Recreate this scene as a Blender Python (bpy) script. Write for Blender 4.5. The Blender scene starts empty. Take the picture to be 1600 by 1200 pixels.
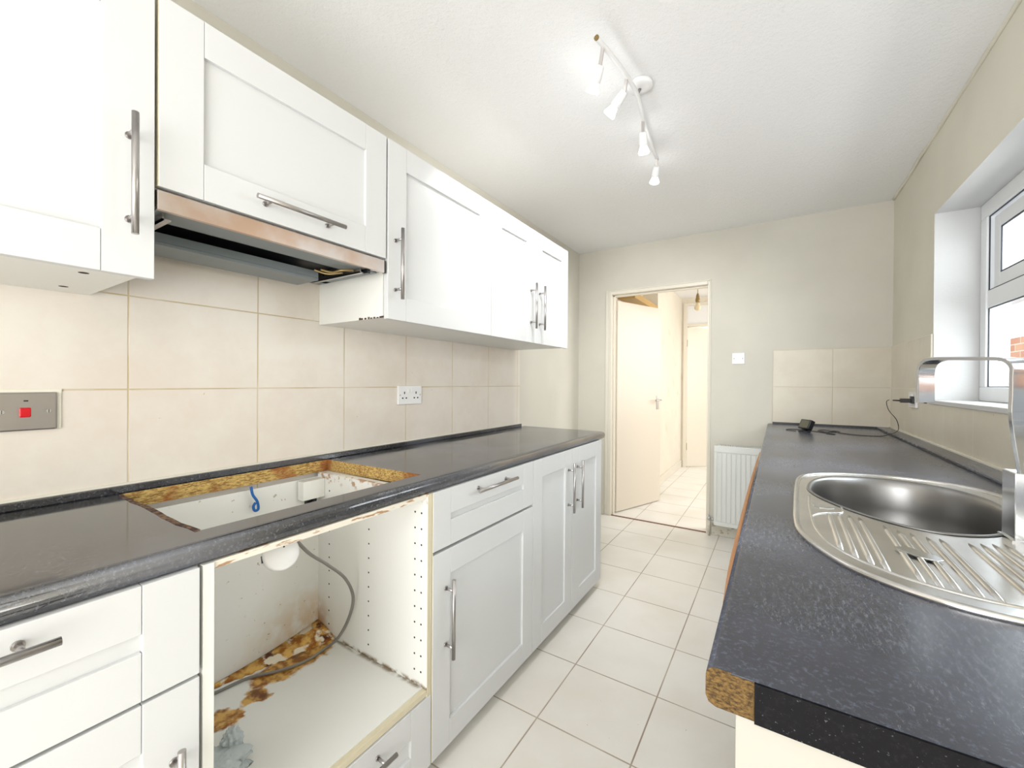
import bpy, bmesh, math, random
from mathutils import Vector, Matrix
random.seed(7)
S = bpy.context.scene
COL = S.collection
R = math.radians

# ------------------------------------------------------------------ camera
def make_camera():
    f_px, yaw, pitch, roll, H = 648.33, .5693, -.0045, .0067, 1.218
    cy, sy, cp, sp = math.cos(yaw), math.sin(yaw), math.cos(pitch), math.sin(pitch)
    F = Vector((-sy*cp, cy*cp, sp)); Rt = Vector((cy, sy, 0)); U = Rt.cross(F)
    R2 = Rt*math.cos(roll)+U*math.sin(roll); U2 = U*math.cos(roll)-Rt*math.sin(roll)
    cam = bpy.data.cameras.new('camera'); cam.sensor_width = 36; cam.lens = 36*f_px/1600
    cam.clip_start = .02; cam.clip_end = 100
    o = bpy.data.objects.new('camera', cam); COL.objects.link(o)
    M = Matrix((R2, U2, -F)).transposed().to_4x4(); M.translation = Vector((0, 0, H))
    o.matrix_world = M
    S.camera = o
make_camera()

# ------------------------------------------------------------------ view, world, daylight
S.view_settings.view_transform = 'Standard'
S.view_settings.look = 'None'
S.view_settings.gamma = 1
S.view_settings.use_curve_mapping = False
S.view_settings.exposure = 0.22
w = bpy.data.worlds.new('sky'); S.world = w; w.use_nodes = True
bg = w.node_tree.nodes['Background']; bg.inputs[0].default_value = (.94, .97, 1, 1); bg.inputs[1].default_value = 3.0

def area(name, loc, direction, sx, sy, power, col=(1, 1, 1), portal=False):
    l = bpy.data.lights.new(name, 'AREA'); l.shape = 'RECTANGLE'; l.size = sx; l.size_y = sy
    l.energy = power; l.color = col
    if portal: l.cycles.is_portal = True
    o = bpy.data.objects.new(name, l); COL.objects.link(o); o.location = loc
    o.rotation_euler = Vector(direction).to_track_quat('-Z', 'Y').to_euler()
    return o
# daylight through the side window and the hall's window; the rear lamp is added frontal fill
area('window_daylight', (1.12, 2.0, 1.75), (-1, 0, -.25), 1.6, 1.0, 24, (.97, .985, 1))
area('rear_fill_light', (-.1, -1.75, 1.25), (0, 1, .8), 1.5, 2.0, 54, (1, .99, .975))
area('hall_window_daylight', (.85, 5.0, 1.6), (-1, 0, -.1), 1.5, 1.3, 25, (1, .98, .95))
# (the four ceiling bulbs carry their own lamps, in their builder)

# ------------------------------------------------------------------ materials
def lin(c): c /= 255; return c/12.92 if c <= .04045 else ((c+.055)/1.055)**2.4
def C(r, g, b): return (lin(r), lin(g), lin(b), 1)
def mat(name, col, rough=.5, metal=0, bump=0, bscale=200, spec=None, coat=0):
    m = bpy.data.materials.new(name); m.use_nodes = True; nt = m.node_tree
    b = nt.nodes['Principled BSDF']; b.inputs['Base Color'].default_value = col
    b.inputs['Roughness'].default_value = rough; b.inputs['Metallic'].default_value = metal
    if spec is not None: b.inputs['Specular IOR Level'].default_value = spec
    b.inputs['Coat Weight'].default_value = coat
    if bump:
        g = nt.nodes.new('ShaderNodeNewGeometry'); n = nt.nodes.new('ShaderNodeTexNoise')
        n.inputs['Scale'].default_value = bscale; n.inputs['Detail'].default_value = 4
        bp = nt.nodes.new('ShaderNodeBump'); bp.inputs['Strength'].default_value = bump; bp.inputs['Distance'].default_value = .01
        nt.links.new(g.outputs['Position'], n.inputs['Vector']); nt.links.new(n.outputs[0], bp.inputs['Height'])
        nt.links.new(bp.outputs[0], b.inputs['Normal'])
    return m
class NT:
    def __init__(s, m):
        s.nt = m.node_tree; s.b = s.nt.nodes['Principled BSDF']
        g = s.nt.nodes.new('ShaderNodeNewGeometry'); s.pos = g.outputs['Position']
        sp = s.nt.nodes.new('ShaderNodeSeparateXYZ'); s.L(s.pos, sp.inputs[0]); s.x, s.y, s.z = sp.outputs
    def L(s, a, b): s.nt.links.new(a, b)
    def m(s, op, a, b=None, c=None, clamp=False):
        n = s.nt.nodes.new('ShaderNodeMath'); n.operation = op; n.use_clamp = clamp
        for i, v in enumerate((a, b, c)):
            if v is None: continue
            if isinstance(v, (int, float)): n.inputs[i].default_value = v
            else: s.L(v, n.inputs[i])
        return n.outputs[0]
    def noise(s, scale, detail=4, vec=None, stretch=None, rough=.5):
        n = s.nt.nodes.new('ShaderNodeTexNoise'); n.inputs['Scale'].default_value = scale
        n.inputs['Detail'].default_value = detail; n.inputs['Roughness'].default_value = rough
        v = vec or s.pos
        if stretch:
            mp = s.nt.nodes.new('ShaderNodeMapping'); s.L(v, mp.inputs[0])
            mp.inputs['Scale'].default_value = stretch[0]; mp.inputs['Rotation'].default_value = stretch[1]; v = mp.outputs[0]
        s.L(v, n.inputs['Vector']); return n.outputs[0]
    def ramp(s, v, lo, hi):
        n = s.nt.nodes.new('ShaderNodeMapRange'); n.inputs[1].default_value = lo; n.inputs[2].default_value = hi
        n.interpolation_type = 'SMOOTHSTEP'; s.L(v, n.inputs[0]); return n.outputs[0]
    def mix(s, f, a, b):
        n = s.nt.nodes.new('ShaderNodeMix'); n.data_type = 'RGBA'
        for i, v in ((0, f), (6, a), (7, b)):
            if isinstance(v, (int, float, tuple)): n.inputs[i].default_value = v
            else: s.L(v, n.inputs[i])
        return n.outputs[2]
    def line(s, c, origin, step, width):
        f = s.m('FRACT', s.m('DIVIDE', s.m('SUBTRACT', c, origin), step))
        d = s.m('MULTIPLY', s.m('MINIMUM', f, s.m('SUBTRACT', 1.0, f)), step)
        return s.m('SUBTRACT', 1.0, s.ramp(d, width*.35, width*.65))
    def bump(s, h, strength, dist=.002):
        bp = s.nt.nodes.new('ShaderNodeBump'); bp.inputs['Strength'].default_value = strength; bp.inputs['Distance'].default_value = dist
        s.L(h, bp.inputs['Height']); s.L(bp.outputs[0], s.b.inputs['Normal'])
    def spot(s, cx, cy, rad, sc=14, amp=.6, cz=None):
        dx = s.m('SUBTRACT', s.x, cx); dy = s.m('SUBTRACT', s.y, cy)
        d2 = s.m('ADD', s.m('MULTIPLY', dx, dx), s.m('MULTIPLY', dy, dy))
        if cz is not None:
            dz = s.m('SUBTRACT', s.z, cz); d2 = s.m('ADD', d2, s.m('MULTIPLY', dz, dz))
        d = s.m('DIVIDE', s.m('SQRT', d2), rad)
        e = s.m('ADD', d, s.m('MULTIPLY', s.m('SUBTRACT', s.noise(sc, 6), .5), amp*3))
        return s.m('SUBTRACT', 1.0, s.ramp(e, .75, 1.0))

M = {}
M['cab'] = mat('white_cabinet_front', C(213, 214, 214), .32)
M['carcass'] = mat('white_melamine', C(232, 232, 226), .35)
M['edge'] = mat('aged_edge_band', C(214, 205, 178), .5, bump=.1)
M['steel'] = mat('brushed_steel', C(178, 174, 172), .3, 1)
M['chrome'] = mat('chrome', C(205, 208, 212), .12, 1)
M['dark'] = mat('black_plastic', C(24, 24, 28), .35)
M['hole'] = mat('dark_hole', C(40, 34, 30), .9)
M['gap'] = mat('dark_grey_rubber', C(38, 44, 56), .5)
M['white'] = mat('white_plastic', C(238, 238, 238), .3)
M['upvc'] = mat('white_window_plastic', C(236, 238, 240), .3)
M['gloss'] = mat('cream_gloss_paint', C(226, 219, 204), .35, bump=.05, bscale=30)
M['doorpaint'] = mat('cream_door_paint', C(222, 212, 196), .4)
M['rad'] = mat('radiator_enamel', C(226, 228, 224), .35)
M['red'] = mat('red_rocker', C(205, 8, 28), .25)
M['cable'] = mat('grey_cable', C(126, 122, 116), .5)
M['blue'] = mat('blue_wire', C(20, 96, 170), .4)
M['cloth'] = mat('crumpled_cloth', C(196, 204, 206), .9, bump=.6, bscale=60)
M['hoodgrey'] = mat('grey_painted_steel', C(128, 136, 138), .4, .3)
M['hoodblack'] = mat('black_hood_void', C(16, 18, 24), .5)
M['wood'] = mat('varnished_timber', C(196, 160, 96), .45, bump=.1)
M['brownstrip'] = mat('bare_brown_edge', C(196, 140, 92), .6, bump=.2)
M['screen'] = mat('dull_screen', C(96, 94, 78), .15)
M['bulbglass'] = mat('frosted_bulb', C(226, 208, 172), .3)
M['brass'] = mat('brass_lampholder', C(150, 128, 84), .35, .6)
M['terra'] = mat('terracotta', C(176, 92, 66), .8)
M['sealant'] = mat('white_sealant', C(232, 228, 214), .45)

def wallpaint(name, col, amt=.05, stain=None):
    m = mat(name, col, .75); n = NT(m)
    v = n.ramp(n.noise(1.6, 5), .3, .75); dark = tuple(c*(1-amt*2) for c in col[:3])+(1,)
    c = n.mix(v, col, dark)
    if stain: c = n.mix(n.m('MULTIPLY', n.ramp(n.noise(5, 6), .56, .72), .35), c, stain)
    n.L(c, n.b.inputs['Base Color'])
    n.bump(n.noise(90, 4), .12, .004); return m
M['wall'] = wallpaint('warm_white_wall_paint', C(212, 208, 196))
M['wall_right'] = wallpaint('cream_wall_paint', C(226, 222, 208))
M['reveal'] = wallpaint('white_reveal_paint', C(214, 214, 213))
M['hallwall'] = wallpaint('hall_cream_paint', C(232, 224, 208), .04, C(206, 188, 150))
def artex():
    m = mat('textured_ceiling', C(241, 241, 241), .85); n = NT(m)
    n.bump(n.noise(70, 6, rough=.7), .55, .006)
    # long hairline cracks
    cr = n.m('ABSOLUTE', n.m('SUBTRACT', n.noise(1.1, 6), .5))
    return m
M['ceiling'] = artex()
def tiles(name, base, grout, ax, oa, sa, ob, sb, width=.004, dirty=.5, rough=.32):
    m = mat(name, base, rough); n = NT(m)
    a = {'x': n.x, 'y': n.y}[ax]
    g = n.m('MAXIMUM', n.line(a, oa, sa, width), n.line(n.z if ax != 'x' or sb < 0 else n.z, ob, abs(sb), width))
    v = n.ramp(n.noise(3.2, 6, rough=.65), .35, .7)
    b2 = (base[0]*.92, base[1]*.885, base[2]*.86, 1)
    gc = n.mix(n.ramp(n.noise(6, 3), .42, .6), grout, tuple(c*1.25 for c in base[:3])+(1,) if 0 else base)
    gd = n.mix(dirty, gc, grout)
    sp = n.ramp(n.noise(48, 2), .765, .79)
    c = n.mix(v, base, b2); c = n.mix(n.m('MULTIPLY', sp, .55), c, C(176, 150, 100)); c = n.mix(g, c, gd)
    n.L(c, n.b.inputs['Base Color'])
    h = n.m('SUBTRACT', n.m('MULTIPLY', n.noise(60, 4), .12), g); n.bump(h, .5, .0015); return m
M['tile_left'] = tiles('cream_wall_tile', C(231, 224, 214), C(198, 180, 140), 'y', .381, .3275, .942, .25, .0036, .6)
M['tile_right'] = tiles('beige_wall_tile_side', C(224, 218, 202), C(234, 228, 212), 'y', 3.69, .345, .924, .273, .004, .9)
M['tile_far'] = tiles('beige_wall_tile_end', C(210, 203, 186), C(192, 178, 150), 'x', -.03, .357, .924, .273, .0035, .8)
def floortile():
    m = mat('white_floor_tile', C(234, 231, 224), .3); n = NT(m)
    g = n.m('MAXIMUM', n.line(n.x, -.726, .342, .005), n.line(n.y, 3.37, .342, .005))
    v = n.ramp(n.noise(2.4, 6), .35, .7)
    c = n.mix(v, C(235, 232, 225), C(226, 221, 211))
    c = n.mix(n.m('MULTIPLY', n.ramp(n.noise(60, 2), .77, .79), .8), c, C(120, 100, 80))
    gr = n.mix(n.ramp(n.noise(3, 3), .4, .6), C(150, 132, 118), C(186, 174, 158))
    n.L(n.mix(g, c, gr), n.b.inputs['Base Color'])
    n.bump(n.m('SUBTRACT', n.m('MULTIPLY', n.noise(25, 4), .25), g), .35, .002); return m
M['floor'] = floortile()
def laminate(name, base, fleck, worn=0.0, rough=.22):
    m = mat(name, base, rough); n = NT(m)
    s1 = n.ramp(n.noise(170, 3, rough=.7), .5, .72)
    c = n.mix(s1, base, fleck)
    c = n.mix(n.m('MULTIPLY', n.ramp(n.noise(420, 1), .7, .78), .35), c, C(130, 135, 145))
    hz = n.ramp(n.noise(2.4, 5), .42, .7)
    c = n.mix(n.m('MULTIPLY', hz, .5), c, tuple(x*1.8 for x in fleck[:3])+(1,))
    if worn:
        st = n.noise(62, 9, stretch=((2.6, .7, 1), (0, 0, .9)), rough=.85)
        a = n.m('MULTIPLY', n.ramp(st, .50, .74), n.ramp(n.noise(4.5, 5), .40, .72))
        c = n.mix(n.m('MULTIPLY', a, worn), c, C(178, 184, 198))
        chips = n.ramp(n.noise(38, 2), .785, .80)
        c = n.mix(chips, c, C(214, 206, 190))
        n.L(n.m('ADD', n.m('MULTIPLY', a, .35), rough), n.b.inputs['Roughness'])
    else:
        n.L(n.m('ADD', n.m('MULTIPLY', hz, .14), rough), n.b.inputs['Roughness'])
    n.L(c, n.b.inputs['Base Color']); return m
M['lam_left'] = laminate('dark_speckled_laminate', C(33, 34, 38), C(78, 80, 88), 0, .09)
M['lam_left'].node_tree.nodes['Principled BSDF'].inputs['IOR'].default_value = 1.95
M['lam_right'] = laminate('scuffed_speckled_laminate', C(56, 59, 70), C(86, 91, 108), .9, .26)
M['lam_right'].node_tree.nodes['Principled BSDF'].inputs['IOR'].default_value = 1.65
M['lam_edge'] = laminate('black_laminate_edging', C(14, 13, 15), C(26, 25, 28), 0, .6)
M['lam_edge'].node_tree.nodes['Principled BSDF'].inputs['Specular IOR Level'].default_value = .12
def chip():
    m = mat('raw_particleboard', C(188, 150, 84), .9); n = NT(m)
    a = n.noise(140, 5, stretch=((1, .45, 2.2), (0, 0, 0)), rough=.75)
    c = n.mix(n.ramp(a, .38, .62), C(132, 96, 46), C(222, 190, 118))
    c = n.mix(n.m('MULTIPLY', n.ramp(n.noise(11, 5), .5, .66), .75), c, C(150, 80, 34))
    n.L(c, n.b.inputs['Base Color']); n.bump(a, .8, .003); return m
M['chip'] = chip()
M['chip_end'] = mat('dull_particleboard', C(120, 92, 48), .95); _n = NT(M['chip_end']); _a = _n.noise(170, 5, stretch=((1, 1, 2.2), (0, 0, 0)), rough=.75); _n.L(_n.mix(_n.ramp(_a, .36, .64), C(60, 42, 20), C(128, 100, 54)), _n.b.inputs['Base Color']); _n.bump(_a, .8, .003)
M['panel_end'] = mat('toned_down_end_panel', C(172, 168, 158), .6)  # cream panel, base colour darkened to offset the strong rear fill
def chip_dark():
    m = mat('dark_soiled_board', C(78, 54, 44), .9); n = NT(m)
    c = n.mix(n.ramp(n.noise(80, 5), .4, .65), C(62, 38, 34), C(128, 102, 76))
    n.L(c, n.b.inputs['Base Color']); return m
M['chipdark'] = chip_dark()
def stained(name, kind):
    m = mat(name, C(230, 230, 225), .4); n = NT(m); c = (C(231, 231, 226))
    if kind == 'shelf':
        s = n.spot(-1.37, .82, .10); s = n.m('MAXIMUM', s, n.spot(-1.34, .70, .07)); s = n.m('MAXIMUM', s, n.spot(-1.29, .62, .04, 22))
        s = n.m('MAXIMUM', s, n.spot(-1.27, .54, .05, 20)); s = n.m('MAXIMUM', s, n.spot(-1.42, .87, .07))
        c = n.mix(s, c, n.mix(n.ramp(n.noise(40, 5), .4, .62), C(140, 84, 24), C(212, 166, 88)))
        d = n.m('MULTIPLY', s, n.m('MULTIPLY', n.ramp(n.noise(17, 5), .56, .66), .8)); c = n.mix(d, c, C(92, 44, 22))
        e = n.m('MULTIPLY', n.ramp(n.y, .897, .914), n.ramp(n.noise(30, 4), .38, .6)); c = n.mix(n.m('MULTIPLY', e, .8), c, C(110, 90, 60))
    if kind == 'back':
        up = n.m('MULTIPLY', n.m('SUBTRACT', 1.0, n.ramp(n.z, .32, .52)), n.ramp(n.y, .6, .9))
        f = n.m('MULTIPLY', up, n.ramp(n.noise(22, 6), .3, .62)); c = n.mix(n.m('MULTIPLY', f, .6), c, C(200, 158, 88))
        c = n.mix(n.m('MULTIPLY', n.ramp(n.noise(55, 3), .68, .74), .7), c, C(150, 128, 90))
    if kind == 'side':
        f = n.m('MULTIPLY', n.m('SUBTRACT', 1.0, n.ramp(n.x, -1.44, -1.33)), n.m('SUBTRACT', 1.0, n.ramp(n.z, .31, .45)))
        f = n.m('MULTIPLY', f, n.ramp(n.noise(25, 6), .2, .55)); c = n.mix(n.m('MULTIPLY', f, .9), c, C(170, 120, 52))
        g = n.m('MULTIPLY', n.m('SUBTRACT', 1.0, n.ramp(n.z, .288, .303)), n.ramp(n.noise(40, 5), .35, .55)); c = n.mix(g, c, C(120, 96, 62))
        t = n.m('MULTIPLY', n.ramp(n.z, .835, .86), n.ramp(n.noise(38, 5), .52, .6)); c = n.mix(n.m('MULTIPLY', t, .8), c, C(166, 118, 76))
    n.L(c, n.b.inputs['Base Color']); return m
M['shelf'] = stained('stained_white_shelf', 'shelf'); M['backp'] = stained('spotted_white_back', 'back'); M['sidep'] = stained('stained_white_side', 'side')
def chipped_rail():
    m = mat('chipped_cream_rail', C(226, 220, 204), .5); n = NT(m)
    c = n.mix(n.ramp(n.noise(34, 6, stretch=((1, .6, 3), (0, 0, 0))), .57, .64), C(228, 222, 208), C(172, 134, 98))
    n.L(c, n.b.inputs['Base Color']); return m
M['rail'] = chipped_rail()
def sinksteel():
    m = mat('worn_sink_steel', C(214, 213, 211), .3, 1); n = NT(m)
    c = n.mix(n.ramp(n.noise(9, 6), .3, .75), C(222, 221, 219), C(200, 198, 195)); n.L(c, n.b.inputs['Base Color'])
    n.L(n.m('ADD', n.m('MULTIPLY', n.noise(5, 3), .16), .15), n.b.inputs['Roughness']); return m
M['sink'] = sinksteel()
M['bowl'] = mat('brushed_bowl_steel', C(150, 149, 148), .34, 1)
def hoodfascia():
    m = mat('tarnished_steel_fascia', C(190, 172, 158), .32, 1); n = NT(m)
    c = n.mix(n.ramp(n.noise(7, 6), .35, .65), C(214, 204, 198), C(200, 170, 148)); n.L(c, n.b.inputs['Base Color']); return m
M['fascia'] = hoodfascia()
def skirt():
    m = mat('dirty_white_skirting', C(220, 216, 202), .5); n = NT(m)
    c = n.mix(n.ramp(n.noise(24, 6), .56, .72), C(206, 202, 188), C(160, 144, 116)); n.L(c, n.b.inputs['Base Color']); return m
M['skirt'] = skirt()
def damp():
    m = mat('damp_stained_plaster', C(196, 178, 138), .8); n = NT(m)
    c = n.mix(n.ramp(n.noise(14, 5), .45, .6), C(200, 184, 146), C(146, 104, 60)); n.L(c, n.b.inputs['Base Color']); return m
M['damp'] = damp()
def brick():
    m = mat('orange_brick', C(190, 130, 96), .85); n = NT(m)
    b = n.nt.nodes.new('ShaderNodeTexBrick'); cb = n.nt.nodes.new('ShaderNodeCombineXYZ')
    n.L(n.y, cb.inputs[0]); n.L(n.z, cb.inputs[1]); n.L(cb.outputs[0], b.inputs['Vector'])
    b.inputs['Color1'].default_value = C(206, 150, 112); b.inputs['Color2'].default_value = C(184, 116, 84); b.inputs['Mortar'].default_value = C(208, 200, 186)
    b.inputs['Scale'].default_value = 1; b.inputs['Brick Width'].default_value = .225; b.inputs['Row Height'].default_value = .075; b.inputs['Mortar Size'].default_value = .006
    n.L(b.outputs[0], n.b.inputs['Base Color']); return m
M['brick'] = brick()
M['paving'] = mat('grey_paving', C(170, 168, 162), .9, bump=.3, bscale=20)
def glass():
    m = bpy.data.materials.new('window_glass'); m.use_nodes = True; nt = m.node_tree; nt.nodes.clear()
    o = nt.nodes.new('ShaderNodeOutputMaterial'); t = nt.nodes.new('ShaderNodeBsdfTransparent'); g = nt.nodes.new('ShaderNodeBsdfGlossy')
    g.inputs['Roughness'].default_value = .02; t.inputs[0].default_value = (.93, .96, .97, 1)
    f = nt.nodes.new('ShaderNodeFresnel'); f.inputs[0].default_value = 1.45; mx = nt.nodes.new('ShaderNodeMixShader')
    ge = nt.nodes.new('ShaderNodeNewGeometry'); iv = nt.nodes.new('ShaderNodeMath'); iv.operation = 'SUBTRACT'; iv.inputs[0].default_value = 1; nt.links.new(ge.outputs['Backfacing'], iv.inputs[1]); mu = nt.nodes.new('ShaderNodeMath'); mu.operation = 'MULTIPLY'; nt.links.new(f.outputs[0], mu.inputs[0]); nt.links.new(iv.outputs[0], mu.inputs[1]); nt.links.new(mu.outputs[0], mx.inputs[0]); nt.links.new(t.outputs[0], mx.inputs[1]); nt.links.new(g.outputs[0], mx.inputs[2]); nt.links.new(mx.outputs[0], o.inputs[0]); return m
M['glass'] = glass()
def emit(name, col, s):
    m = bpy.data.materials.new(name); m.use_nodes = True; b = m.node_tree.nodes['Principled BSDF']
    b.inputs['Base Color'].default_value = (1, 1, 1, 1); b.inputs['Emission Color'].default_value = col; b.inputs['Emission Strength'].default_value = s; return m
M['lit'] = emit('lit_bulb', (.97, .98, 1, 1), 9)

# ------------------------------------------------------------------ mesh helpers
def box(bm, x0, x1, y0, y1, z0, z1, mi=0):
    v = [bm.verts.new(p) for p in ((x0, y0, z0), (x1, y0, z0), (x1, y1, z0), (x0, y1, z0), (x0, y0, z1), (x1, y0, z1), (x1, y1, z1), (x0, y1, z1))]
    fs = []
    for q in ((0, 3, 2, 1), (4, 5, 6, 7), (0, 1, 5, 4), (1, 2, 6, 5), (2, 3, 7, 6), (3, 0, 4, 7)):
        f = bm.faces.new([v[i] for i in q]); f.material_index = mi; fs.append(f)
    return v, fs
def B(*a):
    bm = bmesh.new()
    for t in (a if isinstance(a[0], (tuple, list)) else (a,)): box(bm, *t)
    return bm
def frame_of(d):
    d = Vector(d).normalized(); u = d.orthogonal().normalized(); return d, u, d.cross(u)
def ring(bm, c, u, v, r, n, r2=None):
    return [bm.verts.new(Vector(c)+u*(math.cos(2*math.pi*i/n)*r)+v*(math.sin(2*math.pi*i/n)*(r2 or r))) for i in range(n)]
def bridge(bm, a, b, mi=0, smooth=True):
    n = len(a)
    for i in range(n):
        f = bm.faces.new((a[i], a[(i+1) % n], b[(i+1) % n], b[i])); f.smooth = smooth; f.material_index = mi
def cap(bm, r, mi=0, flip=False):
    f = bm.faces.new(list(reversed(r)) if flip else r); f.material_index = mi; return f
def cyl(bm, p0, p1, r, n=20, r1=None, mi=0):
    p0, p1 = Vector(p0), Vector(p1); d, u, v = frame_of(p1-p0)
    a = ring(bm, p0, u, v, r, n); b = ring(bm, p1, u, v, r if r1 is None else r1, n)
    bridge(bm, a, b, mi); cap(bm, a, mi, True); cap(bm, b, mi)
def lathe(bm, p0, axis, prof, n=28, mi=0):
    d, u, v = frame_of(axis); p0 = Vector(p0); last = None
    for i, (h, r) in enumerate(prof):
        c = ring(bm, p0+d*h, u, v, max(r, 1e-4), n)
        if last: bridge(bm, last, c, mi)
        else: cap(bm, c, mi, True)
        last = c
    cap(bm, last, mi)
def catmull(pts, k=8, closed=False):
    P = [Vector(p) for p in pts]; n = len(P); out = []
    segs = n if closed else n-1
    for i in range(segs):
        g = lambda j: P[j % n] if closed else P[max(0, min(n-1, j))]
        a, b, c, d = g(i-1), g(i), g(i+1), g(i+2)
        for t in range(k):
            t /= k; out.append(.5*((2*b)+(c-a)*t+(2*a-5*b+4*c-d)*t*t+(3*b-a-3*c+d)*t**3))
    if not closed: out.append(P[-1])
    return out
def tube(bm, pts, r, n=10, k=8, closed=False, flat=1.0, mi=0):
    P = catmull(pts, k, closed); rings = []; u = None
    for i, p in enumerate(P):
        if closed: d = (P[(i+1) % len(P)]-P[i-1]).normalized()
        else: d = (P[min(i+1, len(P)-1)]-P[max(i-1, 0)]).normalized()
        if u is None: u = d.orthogonal().normalized()
        else: u = (u-d*u.dot(d)).normalized()
        rings.append(ring(bm, p, u, d.cross(u), r, n, r*flat))
    for a, b in zip(rings, rings[1:]): bridge(bm, a, b, mi)
    if closed: bridge(bm, rings[-1], rings[0], mi)
    else: cap(bm, rings[0], mi, True); cap(bm, rings[-1], mi)
def slab(bm, outer, holes, z0, z1, mi=0, hole_mi=0):
    """flat plate of the outline `outer` (xy points) with openings, between z0 and z1"""
    loops = []
    edges = []
    for L in [outer]+holes:
        vs = [bm.verts.new((p[0], p[1], z1)) for p in L]; loops.append(vs)
        edges += [bm.edges.new((vs[i], vs[(i+1) % len(vs)])) for i in range(len(vs))]
    r = bmesh.ops.triangle_fill(bm, use_beauty=True, use_dissolve=False, edges=edges, normal=(0, 0, 1))
    top = [f for f in r['geom'] if isinstance(f, bmesh.types.BMFace)]
    for f in top: f.material_index = mi
    low = {}
    for vs in loops:
        for v in vs: low[v] = bm.verts.new((v.co.x, v.co.y, z0))
    for f in top:
        g = bm.faces.new([low[v] for v in reversed(f.verts)]); g.material_index = mi
    for k, vs in enumerate(loops):
        for i in range(len(vs)):
            a, b = vs[i], vs[(i+1) % len(vs)]
            g = bm.faces.new((a, b, low[b], low[a])); g.material_index = hole_mi if k else mi
def prism_y(bm, prof, y0, y1, mi=0, cap_mi=None):
    """profile of (x, z) points run along y"""
    a = [bm.verts.new((x, y0, z)) for x, z in prof]; b = [bm.verts.new((x, y1, z)) for x, z in prof]
    for i in range(len(prof)):
        f = bm.faces.new((a[i], a[(i+1) % len(a)], b[(i+1) % len(b)], b[i])); f.material_index = mi; f.smooth = False
    cm = mi if cap_mi is None else cap_mi
    f = bm.faces.new(list(reversed(a))); f.material_index = cm
    f = bm.faces.new(b); f.material_index = cm

ROOT = {}
# the left base run was measured against a front plane at x = -.868; it stands at x = -.882
FIT = [False]
def fit(p):
    k = 1.016; x = TL+(p[0]-TL)*((-.868*k-TL)/(-.868-TL)) if p[0] > TL else p[0]
    return Vector((x, p[1]*k, max(p[2]*k-1.218*(k-1), 0) if p[2] > .001 else 0))
def thing(name, label, cat, loc, group=None):
    if FIT[0]: loc = fit(loc)
    o = bpy.data.objects.new(name, None); COL.objects.link(o); o.location = loc; o.empty_display_size = .05
    ROOT[o] = Vector(loc); o['label'] = label; o['category'] = cat
    if group: o['group'] = group
    return o
def obj(name, bm, m, parent=None, bevel=0, label=None, cat=None, group=None, kind=None, segs=2, angle=40):
    bmesh.ops.recalc_face_normals(bm, faces=bm.faces)
    if FIT[0]:
        for v in bm.verts: v.co = fit(v.co)
    if parent is not None: org = ROOT[parent]
    else:
        xs = [v.co for v in bm.verts]
        org = Vector(((min(v.x for v in xs)+max(v.x for v in xs))/2, (min(v.y for v in xs)+max(v.y for v in xs))/2, min(v.z for v in xs)))
    for v in bm.verts: v.co -= org
    me = bpy.data.meshes.new(name); bm.to_mesh(me); bm.free()
    for k in (m if isinstance(m, (list, tuple)) else [m]): me.materials.append(M[k] if isinstance(k, str) else k)
    o = bpy.data.objects.new(name, me); COL.objects.link(o)
    if parent is not None: o.parent = parent; ROOT[o] = org       # parts share their thing's origin
    else: o.location = org; ROOT[o] = org
    if bevel:
        b = o.modifiers.new('bevel', 'BEVEL'); b.width = bevel; b.segments = segs; b.limit_method = 'ANGLE'; b.angle_limit = R(angle)
    if label: o['label'] = label
    if cat: o['category'] = cat
    if group: o['group'] = group
    if kind: o['kind'] = kind
    return o
def part(name, bm, m, parent, **k):
    # children of a part keep the world origin of the thing: the part itself sits at the thing's origin
    o = obj(name, bm, m, parent, **k)
    return o
def struct(name, bm, m, parent=None, bevel=0, label=None):
    return obj(name, bm, m, parent, bevel=bevel, kind=None if parent else 'structure', label=label)

# ------------------------------------------------------------------ the setting
CEIL = 2.45; WL = -1.61; TL = -1.46; WR = .645; YF = 3.70; YN = -1.6
struct('floor', B(-1.75, 1.0, YN-.1, 8.2, -.06, 0), 'floor')
struct('ceiling', B(-1.75, 1.0, YN-.1, 6.6, CEIL, CEIL+.08), 'ceiling')
struct('wall_left', B(WL-.12, WL, YN, YF+.12, 0, CEIL), 'wall')
struct('trim_1', B(WL, TL, YN, 2.38, 0, 2.02), 'tile_left', label='tiled boxing of the long left wall')
# far wall with doorway
DX0, DX1, DZ = -1.31, -.468, 2.05
struct('wall_far', B((WL-.12, DX0, YF, YF+.12, 0, CEIL), (DX1, .90, YF, YF+.12, 0, CEIL), (DX0, DX1, YF, YF+.12, DZ, CEIL)), 'wall')
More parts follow.
